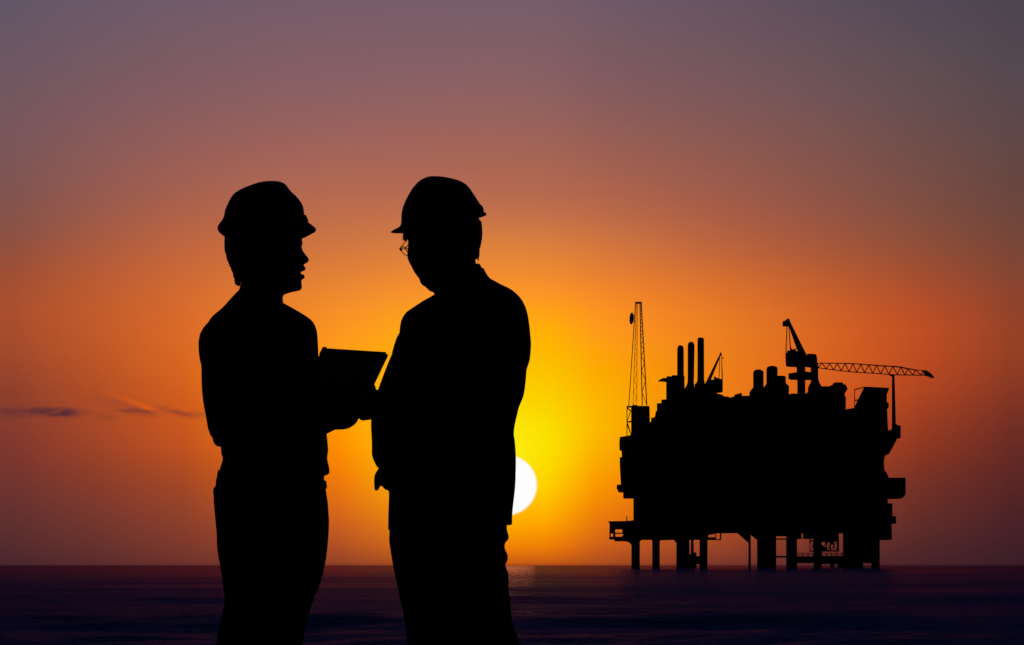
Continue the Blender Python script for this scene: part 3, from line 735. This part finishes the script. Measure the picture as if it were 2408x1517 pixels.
def clipboard():
    F = Figure(830, DIST)
    root = bpy.data.objects.new('clipboard', None); COL.objects.link(root)
    root.location = ((830 - 1204) / PPM, DIST, 0)
    tag(root, 'flat tilted clipboard with papers held between the two people', 'clipboard')
    o = F.v(757, 826, .10)                       # far-left corner of the top edge
    uu = F.v(913, 836, .128) - o                 # along the top edge
    vv = F.v(*zc(666, 587), -.10) - F.v(913, 836, .128)
    n = uu.cross(vv).normalized()
    if n.z < 0: n = -n
    def slab(name, u0, u1, v0, v1, h0, h1, mat, rnd=.006):
        bm = bmesh.new()
        pts = []
        for (a, b, sa, sb) in ((u0, v0, 1, 1), (u1, v0, -1, 1), (u1, v1, -1, -1), (u0, v1, 1, -1)):
            pts.append((a, b, sa, sb))
        loop = []
        lu, lv = uu.length, vv.length
        for i, (a, b, sa, sb) in enumerate(pts):
            ru, rv = rnd / lu, rnd / lv
            cx, cy = a + sa * ru, b + sb * rv
            a0 = {0: 180, 1: 270, 2: 0, 3: 90}[i]
            for t in (0, 30, 60, 90):
                an = R(a0 + t)
                loop.append(o + uu * (cx + ru * math.cos(an)) + vv * (cy + rv * math.sin(an)))
        add_rings(bm, [[p + n * h0 for p in loop], [p + n * h1 for p in loop]])
        return obj(name, bm, mat, root)
    slab('board', 0, 1, 0, 1, 0, .004, M['board'])
    slab('paper_stack', .02, .965, .0, .97, .0045, .009, M['paper'], .001)
    c = slab('clip', .005, .07, .0, .22, .0095, .0125, M['metal'], .004)
    return root

person_left()
person_right()
clipboard()

# ------------------------------------------------------------------ the offshore platform
PD = 2400.0
PX0 = 1780.0
plat = bpy.data.objects.new('offshore_platform', None); COL.objects.link(plat)
pa = (PX0 - 1204) * U
plat.location = (PD * math.tan(pa), PD, SEA_Z)
plat.rotation_euler = (0, 0, -math.atan(math.tan(pa)))
tag(plat, 'dark offshore oil platform on legs with cranes, stacks and lattice mast, at sea', 'oil platform')
PS = PD * U * math.sqrt(1 + math.tan(pa) ** 2)
WL = 1336.2
# detail sheets of the platform drawing -> common drawing units
def s7(x, y): return (1417.9 + .21318 * x, 696.5 + .21318 * y)
def s4(x, y): return (1417.9 + .22972 * x, 932.9 + .22972 * y)
def s8(x, y): return (1728.9 + .20145 * x, 721.4 + .20145 * y)
def s3(x, y): return (1990.1 + .27072 * x, 870.7 + .27072 * y)
def s1(x, y): return (1405.5 + .13946 * x, 1181.6 + .13946 * y)
def s2(x, y): return (1716.4 + .17562 * x, 1181.6 + .17562 * y)
def s0(x, y): return (x, y)
def PP(u, d):
    k = PS * (1 + d / PD)
    return Vector(((u[0] - PX0) * k, d, (WL - u[1]) * k))

def prism(bm, sheet, poly, d0, d1, holes=()):
    loops = [[PP(sheet(*p), d0) for p in poly]] + [[PP(sheet(*p), d0) for p in h] for h in holes]
    k = (1 + d1 / PD) / (1 + d0 / PD)
    flat = [[Vector((p.x, p.z, 0)) for p in l] for l in loops]
    tris = tessellate_polygon(flat)
    f = [p for l in loops for p in l]
    a = [bm.verts.new(p) for p in f]
    b = [bm.verts.new((p.x, d1, p.z)) for p in f]
    for t in tris:
        try:
            bm.faces.new([a[i] for i in t]); bm.faces.new([b[i] for i in reversed(t)])
        except ValueError: pass
    s = 0
    for l in loops:
        n = len(l)
        for i in range(n):
            i0, i1 = s + i, s + (i + 1) % n
            bm.faces.new((a[i0], a[i1], b[i1], b[i0]))
        s += n

def box(bm, sheet, x0, y0, x1, y1, d0, d1):
    prism(bm, sheet, [(x0, y0), (x1, y0), (x1, y1), (x0, y1)], d0, d1)

def bar(bm, sheet, p, q, w, d0, d1=None, n=6):
    """round bar, w in drawing units (diameter)"""
    a = PP(sheet(*p), d0); b = PP(sheet(*q), d0 if d1 is None else d1)
    tube(bm, [a, b], [w / 2 * PS] * 2, n, False)

def turned(bm, sheet, prof, d, n=20):
    """upright turned body; prof: (x left, x right, y) from the bottom up"""
    rings = []
    for (x0, x1, y) in prof:
        a = PP(sheet(x0, y), d); b = PP(sheet(x1, y), d); c = (a + b) / 2; r = (b - a).length / 2
        rings.append([Vector((c.x + r * math.cos(2 * math.pi * k / n), d + r * math.sin(2 * math.pi * k / n), c.z)) for k in range(n)])
    add_rings(bm, rings)

S = M['steel']
def part(name, fn, parent=plat, smooth=False):
    bm = bmesh.new(); fn(bm)
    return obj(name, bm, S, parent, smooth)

# ---- hull and topside modules
part('drilling_module', lambda b: prism(b, s4, [(172, 412), (240, 402), (288, 392), (640, 392), (640, 1038), (206, 1038), (206, 975), (153, 973), (153, 950), (139, 948), (142, 902), (182, 898), (172, 710), (171, 620), (192, 618), (190, 544), (167, 543), (167, 470)], -12, 12))
def lower_left(b):
    prism(b, s4, [(311, 1036), (640, 1036), (640, 1464), (311, 1464)], -11, 13)
    prism(b, s1, [(598, 480), (1857, 480), (1857, 630), (1275, 630), (1050, 637), (1047, 650), (918, 650), (905, 630), (725, 630), (711, 650), (598, 650)], -9, 9)
    prism(b, s1, [(1270, 620), (1340, 620), (1340, 690), (1325, 683)], -6, 6)
    prism(b, s1, [(283, 600), (600, 600), (600, 760), (571, 740), (565, 715), (550, 695), (530, 680), (500, 666), (470, 658), (440, 655), (283, 657)], -5, 5)
part('lower_deck', lower_left)
cab = part('control_cabin', lambda b: prism(b, s1, [(168, 318), (484, 312), (602, 300), (602, 640), (283, 640), (283, 628), (193, 622), (200, 360), (192, 345), (180, 334)], -7, 7,
     [[(282, 452), (412, 452), (412, 512), (282, 507)], [(205, 523), (259, 523), (259, 577), (205, 577)], [(282, 529), (434, 529), (412, 577), (288, 577)]]))
part('antenna', lambda b: bar(b, s1, (491, 235), (491, 320), 2.4, 0), cab)
def proc(b):
    prism(b, s7, [(513, 1389), (528, 1389), (533, 1342), (553, 1340), (570, 1332), (576, 1318), (577, 1290), (583, 1274), (594, 1263), (594, 1182), (643, 1180), (643, 1142), (697, 1138), (697, 894), (702, 888), (712, 884), (760, 884), (760, 872), (893, 872), (893, 1700), (513, 1700)], -10, 10)
part('process_module', proc)
part('overhead_platform', lambda b: prism(b, s7, [(607, 932), (662, 903), (700, 903), (700, 938)], -6, 6))
part('machinery_deck', lambda b: prism(b, s7, [(890, 1012), (905, 1014), (1010, 1014), (1190, 1020), (1240, 1072), (1308, 1085), (1312, 1092), (1330, 1095), (1330, 1107), (1370, 1108), (1390, 1114), (1407, 1120), (1420, 1114), (1447, 1107), (1450, 1088), (1517, 1070), (1530, 1067), (1530, 1700), (890, 1700)], -9, 9))
part('upper_module', lambda b: prism(b, s8, [(0, 1025), (65, 1008), (73, 1040), (600, 1040), (625, 1012), (632, 1025), (640, 1022), (655, 1014), (722, 1016), (816, 1016), (835, 1006), (848, 985), (853, 930), (870, 900), (886, 868), (886, 840), (967, 840), (972, 860), (980, 880), (990, 905), (1005, 930), (1095, 930), (1120, 920), (1140, 905), (1143, 893), (1155, 887), (1200, 884), (1250, 886), (1258, 897), (1255, 906), (1283, 908), (1310, 958), (1278, 1010), (1278, 1052), (1290, 1060), (1287, 1198), (1300, 1500), (0, 1500)], -10, 10))
part('accommodation_block', lambda b: prism(b, s8, [(1287, 1198), (1385, 1184), (1393, 1170), (1424, 1100), (1431, 1085), (1495, 955), (1512, 935), (1789, 950), (1789, 970), (1765, 1028), (1765, 1120), (1785, 1122), (1789, 1170), (1783, 1184), (1768, 1192), (1780, 1445), (1780, 1600), (1287, 1600)], -8, 8))
def stair(b):
    box(b, s8, 1385, 963, 1394, 1190, -2, -1)
    prism(b, s8, [(1388, 963), (1512, 935), (1508, 948), (1388, 975)], -2, -1)
    prism(b, s8, [(1390, 1088), (1436, 1082), (1430, 1098), (1390, 1104)], -2, -1)
part('access_frame', stair)
part('main_hull', lambda b: box(b, s0, 1555, 985, 2078, 1253.6, -14, 14))
part('crane_rest_base', lambda b: prism(b, s3, [(300, 530), (356, 530), (362, 522), (393, 518), (400, 470), (427, 470), (469, 486), (469, 590), (442, 592), (372, 722), (364, 731), (355, 734), (300, 736)], -5, 5))
part('side_module', lambda b: prism(b, s3, [(250, 700), (342, 734), (326, 768), (324, 790), (327, 865), (345, 890), (356, 910), (366, 935), (366, 1118), (357, 1118), (357, 1158), (357, 1474), (250, 1474)], -10, 10))
part('lifeboat_station', lambda b: prism(b, s3, [(345, 935), (512, 934), (512, 1070), (509, 1085), (500, 1099), (480, 1111), (455, 1117), (345, 1118)], -6, 6))
part('side_gallery', lambda b: prism(b, s3, [(340, 1157), (394, 1157), (397, 1160), (397, 1267), (428, 1270), (430, 1332), (390, 1334), (393, 1473), (287, 1476), (287, 1400), (340, 1400)], -7, 7))

# ---- exhaust stacks and vents
for prof in ([(812, 893, 1020), (818, 892, 880), (818, 891, 600), (820, 889, 575), (828, 882, 553), (840, 868, 543)],
             [(905, 1012, 1030), (905, 1010, 1012), (922, 1008, 985), (932, 1003, 955), (934, 1004, 900), (934, 1010, 545), (939, 1005, 525), (950, 993, 510), (965, 980, 504)],
             [(1008, 1128, 1030), (1012, 1126, 975), (1034, 1122, 950), (1041, 1116, 925), (1042, 1114, 485), (1045, 1111, 468), (1055, 1101, 459), (1065, 1090, 457)]):
    part('exhaust_stack', lambda b, p=prof: turned(b, s7, p, -2), smooth=True)
for prof in ([(163, 372, 1050), (163, 372, 1010), (180, 355, 975), (207, 332, 945), (208, 330, 900), (208, 330, 768), (220, 320, 748), (240, 300, 737), (260, 285, 733)],
             [(330, 525, 1050), (332, 520, 944), (362, 493, 900), (362, 493, 740), (366, 493, 718), (378, 484, 703), (400, 462, 694), (415, 440, 692)]):
    part('vent_stack', lambda b, p=prof: turned(b, s8, p, -2), smooth=True)
part('filter_housing', lambda b: prism(b, s8, [(490, 806), (570, 807), (582, 812), (588, 822), (590, 850), (588, 880), (592, 895), (602, 907), (620, 919), (626, 930), (627, 960), (625, 1015), (630, 1050), (490, 1050)], -5, 5))

# ---- lattice mast with its base
def mast_base(b):
    prism(b, s4, [(288, 100), (305, 84), (346, 84), (346, 93), (472, 95), (476, 258), (492, 262), (500, 420), (288, 420)], -5, 5)
    box(b, s4, 242, 94, 300, 107, -4, 4)
    box(b, s4, 241, 95, 249, 410, -4, -3); 
    prism(b, s4, [(249, 110), (288, 140), (288, 152), (249, 126)], -4, -3)
    prism(b, s4, [(279, 145), (287, 145), (251, 250), (245, 250)], -4, -3)
    prism(b, s4, [(245, 254), (290, 246), (290, 262), (245, 268)], -4, -3)
    prism(b, s4, [(247, 270), (256, 276), (290, 385), (290, 392), (284, 392), (247, 296)], -4, -3)
lm = bpy.data.objects.new('lattice_mast', None); COL.objects.link(lm); lm.parent = plat
part('mast_base', mast_base, lm)
def chords(b):
    bar(b, s7, (359, 66), (285, 1208), 1.9, -5)
    bar(b, s7, (367, 70), (331, 1202), 1.05, -3); bar(b, s7, (380, 70), (372, 1202), 1.05, 3)
    bar(b, s7, (407, 70), (433, 1205), 2.3, -3); bar(b, s7, (422, 66), (484, 1208), 2.4, 3)
    prism(b, s7, [(358, 62), (424, 62), (424, 73), (358, 73)], -5, 5)
part('mast_leg', chords, lm)
def lerp(a, b, t): return (a[0] + (b[0] - a[0]) * t, a[1] + (b[1] - a[1]) * t)
def zig(b, A0, A1, B0, B1, ts, w, da, db):
    side = 0
    for t0, t1 in zip(ts, ts[1:]):
        p = lerp(A0, A1, t0) if side == 0 else lerp(B0, B1, t0)
        q = lerp(B0, B1, t1) if side == 0 else lerp(A0, A1, t1)
        bar(b, s7, p, q, w, da if side == 0 else db, db if side == 0 else da, 5)
        side ^= 1
def braces(b):
    yl = [75, 98, 120, 143, 168, 200, 232, 266, 304, 344, 380, 415, 463, 511, 560, 611, 680, 738, 803, 858, 918, 990, 1054, 1122, 1197]
    zig(b, (367, 70), (331, 1202), (380, 70), (372, 1202), [(y - 70) / 1132 for y in yl], .95, -3, 3)
    yr = [75, 92, 110, 132, 156, 185, 215, 245, 280, 320, 362, 405, 440, 486, 535, 595, 660, 735, 822, 930, 1062, 1200]
    zig(b, (407, 70), (433, 1205), (422, 66), (484, 1208), [(y - 70) / 1136 for y in yr], 1.55, -3, 3)
part('mast_bracing', braces, lm)
def dish(b):
    # shallow bowl turned almost edge-on
    c = PP(s7(323, 247), 0); r = 67 * .21318 * PS
    ax = Vector((-.93, -.36, 0.05)).normalized(); u = Vector((0, 0, 1)); v = ax.cross(u).normalized(); u = v.cross(ax)
    rings = []
    for q, h in ((.05, -.16), (.4, -.12), (.75, -.02), (1.0, .12), (.98, .15), (.7, .02), (.35, -.08), (.05, -.11)):
        rings.append([c + ax * (h * r) + u * (q * r * math.cos(2 * math.pi * k / 28)) + v * (q * r * math.sin(2 * math.pi * k / 28)) for k in range(28)])
    add_rings(b, rings)
    bar(b, s7, (340, 285), (352, 270), 2.0, 0, -4); bar(b, s7, (338, 215), (352, 220), 2.0, 0, -4)
part('satellite_dish', dish, lm, True)

# ---- pedestal crane with its boom lying in a rest
cr = bpy.data.objects.new('pedestal_crane', None); COL.objects.link(cr); cr.parent = plat
part('pedestal', lambda b: turned(b, s8, [(722, 816, 1060), (722, 816, 852), (716, 816, 760), (712, 816, 680)], 0), cr, True)
part('crane_walkway', lambda b: prism(b, s8, [(620, 780), (715, 766), (816, 758), (884, 766), (890, 852), (722, 852), (640, 848), (626, 840), (620, 825)], -4, 4), cr)
part('machinery_house', lambda b: prism(b, s8, [(585, 540), (605, 540), (605, 513), (637, 513), (648, 500), (700, 500), (712, 520), (730, 520), (800, 520), (838, 580), (838, 551), (880, 551), (925, 554), (942, 560), (950, 582), (957, 640), (948, 657), (967, 665), (967, 720), (890, 720), (880, 705), (816, 697), (712, 700), (610, 694), (596, 690), (590, 682), (585, 580)], -5, 5), cr)
part('boom_foot', lambda b: prism(b, s8, [(879, 690), (967, 690), (967, 830), (970, 850), (886, 852), (882, 764)], -4, 4), cr)
def aframe(b):
    prism(b, s8, [(551, 173), (570, 168), (585, 160), (602, 146), (615, 139), (624, 141), (632, 150), (645, 188), (845, 592), (770, 592), (717, 490), (627, 236), (622, 230), (596, 227), (551, 227)], -3, 3)
    prism(b, s8, [(597, 225), (608, 225), (596, 545), (585, 545)], -3, -2)
    prism(b, s8, [(620, 228), (628, 236), (648, 470), (654, 490), (668, 500), (717, 488), (713, 497), (697, 503), (640, 520), (636, 500)], -1, 1)
part('gantry', aframe, cr)
def boom(b):
    top = [(950, 661), (1100, 662), (1190, 663), (1280, 665), (1370, 668), (1460, 674), (1555, 681), (1646, 689), (1740, 695), (1835, 700), (1925, 709), (2010, 728), (2100, 742), (2190, 748)]
    bot = [(968, 715), (1060, 729), (1145, 741), (1235, 751), (1326, 762), (1414, 769), (1505, 774), (1601, 780), (1693, 786), (1790, 793), (1886, 799), (1976, 801), (2070, 802), (2163, 803), (2215, 803)]
    wt = [2.3] * 3 + [2.5] * 3 + [2.8] * 3 + [3.3, 3.5, 2.8, 2.0]
    for i in range(len(top) - 1): bar(b, s8, top[i], top[i + 1], wt[i], 0)
    for i in range(len(bot) - 1): bar(b, s8, bot[i], bot[i + 1], 2.2 if i < 10 else 2.4, 0)
    tx = [1008, 1096, 1188, 1279, 1370, 1461, 1554, 1646, 1740, 1835, 1925, 2010, 2100, 2187]
    bx = [968, 1060, 1145, 1235, 1326, 1414, 1505, 1601, 1693, 1790, 1886, 1976, 2070, 2163]
    ft = lambda x: np.interp(x, [p[0] for p in top], [p[1] for p in top])
    fb = lambda x: np.interp(x, [p[0] for p in bot], [p[1] for p in bot])
    for i in range(14):
        bar(b, s8, (bx[i], fb(bx[i])), (tx[i], ft(tx[i])), 2.3, -.4, .4)
        if i < 13: bar(b, s8, (tx[i], ft(tx[i])), (bx[i + 1], fb(bx[i + 1])), 2.3, .4, -.4)
    bar(b, s8, (950, 661), (968, 715), 2, 0)
    prism(b, s8, [(2180, 742), (2205, 745), (2225, 747), (2265, 770), (2295, 800), (2317, 827), (2310, 835), (2290, 836), (2270, 832), (2262, 824), (2225, 812), (2200, 806), (2203, 797)], -1, 1)
part('boom', boom, cr)
def rest(b):
    prism(b, s8, [(1826, 800), (1855, 800), (1871, 1400), (1826, 1450)], -1.5, 1.5)
    prism(b, s8, [(1795, 793), (1856, 798), (1856, 814), (1812, 815), (1800, 809)], -1.5, 1.5)
part('boom_rest', rest)

# ---- small crane beside the exhaust stacks
sc = bpy.data.objects.new('small_crane', None); COL.objects.link(sc); sc.parent = plat
part('crane_house', lambda b: prism(b, s7, [(1115, 985), (1130, 960), (1190, 922), (1222, 922), (1222, 905), (1250, 903), (1280, 903), (1285, 913), (1320, 913), (1320, 1040), (1316, 1052), (1308, 1058), (1270, 1062), (1235, 1072), (1115, 1072)], -4, 4), sc)
part('jib', lambda b: prism(b, s7, [(1130, 960), (1286, 642), (1294, 624), (1301, 619), (1307, 626), (1309, 660), (1292, 660), (1284, 690), (1190, 922), (1185, 930)], -1.5, 1.5), sc)
part('back_stay', lambda b: prism(b, s7, [(1304, 640), (1309, 640), (1320, 870), (1320, 930), (1309, 930)], -1.5, 1.5), sc)
part('hoist_rope', lambda b: bar(b, s7, (1287, 680), (1281, 915), 1.5, 0), sc)
part('hook_arm', lambda b: bar(b, s7, (1305, 684), (1335, 684), 2.2, 0), sc)
part('winch', lambda b: tube(b, [PP(s7(1235, 902), -2), PP(s7(1235, 902), 2)], [14.5 * .21318 * PS] * 2, 18, False), sc)

# ---- legs and everything between them and the water
LEG_BOT = 1352
def leg_u(x0, x1, top, d, flare=0):
    part('support_leg', lambda b: turned(b, s0, [(x0 - flare, x1 + flare, LEG_BOT), (x0 - flare, x1 + flare, 1334), (x0, x1, 1322), (x0, x1, top)], d, 28), smooth=True)
X1 = lambda x: s1(x, 0)[0]
X2 = lambda x: s2(x, 0)[0]
leg_u(X1(568), X1(711), 1260, 0, .1); leg_u(X1(919), X1(1047), 1260, 2, .2); leg_u(X1(1325), X1(1550), 1255, -4); leg_u(X1(1716), X1(1851), 1255, 3)
leg_u(X2(362), X2(618), 1250, -3); leg_u(X2(750), X2(897), 1250, 1); leg_u(X2(1118), X2(1226), 1250, 3); leg_u(X2(1890), X2(2001), 1250, -2)
def pipes(b):
    bar(b, s1, (1594, 560), (1594, 1180), 51 * .13946, -2, n=12)
    box(b, s1, 1540, 872, 1662, 1130, -3, 3); box(b, s1, 1600, 843, 1662, 900, -2, 2); box(b, s1, 1650, 907, 1725, 1043, -2, 2)
part('riser_caisson', pipes)
part('hose_station', lambda b: prism(b, s1, [(1845, 505), (2082, 505), (2082, 635), (1845, 635)], -2, 2, [[(1857, 553), (1977, 530), (1977, 588), (1857, 588)], [(1993, 528), (2000, 515), (2020, 507), (2058, 507), (2058, 618), (1993, 618)]]))
part('diagonal_strut', lambda b: prism(b, s2, [(90, 405), (375, 405), (375, 512), (360, 502), (277, 437), (277, 545), (248, 545)], -2, 2))
part('riser_pipe', lambda b: bar(b, s2, (263, 440), (263, 960), 33 * .17562, 0, n=12))
def under(b):
    box(b, s2, 600, 395, 760, 453, -5, 5); box(b, s2, 880, 395, 957, 490, -5, 5); box(b, s2, 975, 395, 1230, 490, -5, 5)
    box(b, s2, 1225, 395, 1457, 525, -5, 5); box(b, s2, 1515, 395, 1895, 813, -6, 6); box(b, s2, 1445, 813, 1780, 930, -6, 6); box(b, s2, 1995, 395, 2163, 500, -6, 6); box(b, s2, 1340, 813, 1397, 925, -3, 3)
    box(b, s2, 1515, 813, 1780, 930, -6.5, 6.5)
part('underdeck_module', under)
for (y0, y1) in ((482, 500), (716, 740)):
    part('cross_brace', lambda b: box(b, s2, 600, y0, 770, y1, -1, 1))
def lattice(b):
    prism(b, s2, [(1058, 485), (1130, 485), (1130, 662), (1064, 662)], -1, 1,
          [[(1073, 491), (1115, 491), (1115, 505), (1073, 505)], [(1078, 523), (1110, 523), (1110, 570)], [(1069, 530), (1106, 583), (1073, 634)], [(1110, 596), (1110, 646), (1076, 646)]])
    prism(b, s2, [(1215, 515), (1457, 515), (1457, 660), (1215, 660)], -1, 1,
          [[(1223, 532), (1279, 532), (1247, 588), (1223, 556)], [(1284, 552), (1284, 594), (1258, 594)], [(1331, 522), (1331, 594), (1299, 556)], [(1298, 570), (1326, 602), (1298, 634)], [(1331, 612), (1331, 640), (1305, 640)],
           [(1368, 561), (1378, 572), (1378, 592), (1350, 628), (1350, 574)], [(1378, 604), (1378, 640), (1352, 640)], [(1391, 519), (1426, 519), (1391, 558)], [(1429, 526), (1429, 630), (1393, 578)], [(1391, 592), (1425, 640), (1391, 640)]])
part('lattice_frame', lattice)
def gangway(b):
    box(b, s2, 880, 720, 1120, 813, -3, 3); box(b, s2, 1220, 716, 1520, 826, -3, 3)
    for (xs, x0, x1) in (((970, 1043, 1110), 890, 1125), ((1223, 1286, 1354, 1425, 1495), 1220, 1520)):
        box(b, s2, x0, 674, x1, 683, -3, -2.6); box(b, s2, x0, 697, x1, 706, -3, -2.6)
        for x in xs: box(b, s2, x - 4 if x > 1223 else x - 4, 674, x + 6, 722, -2.9, -2.5)
part('gangway', gangway)

scene.render.engine = 'CYCLES'
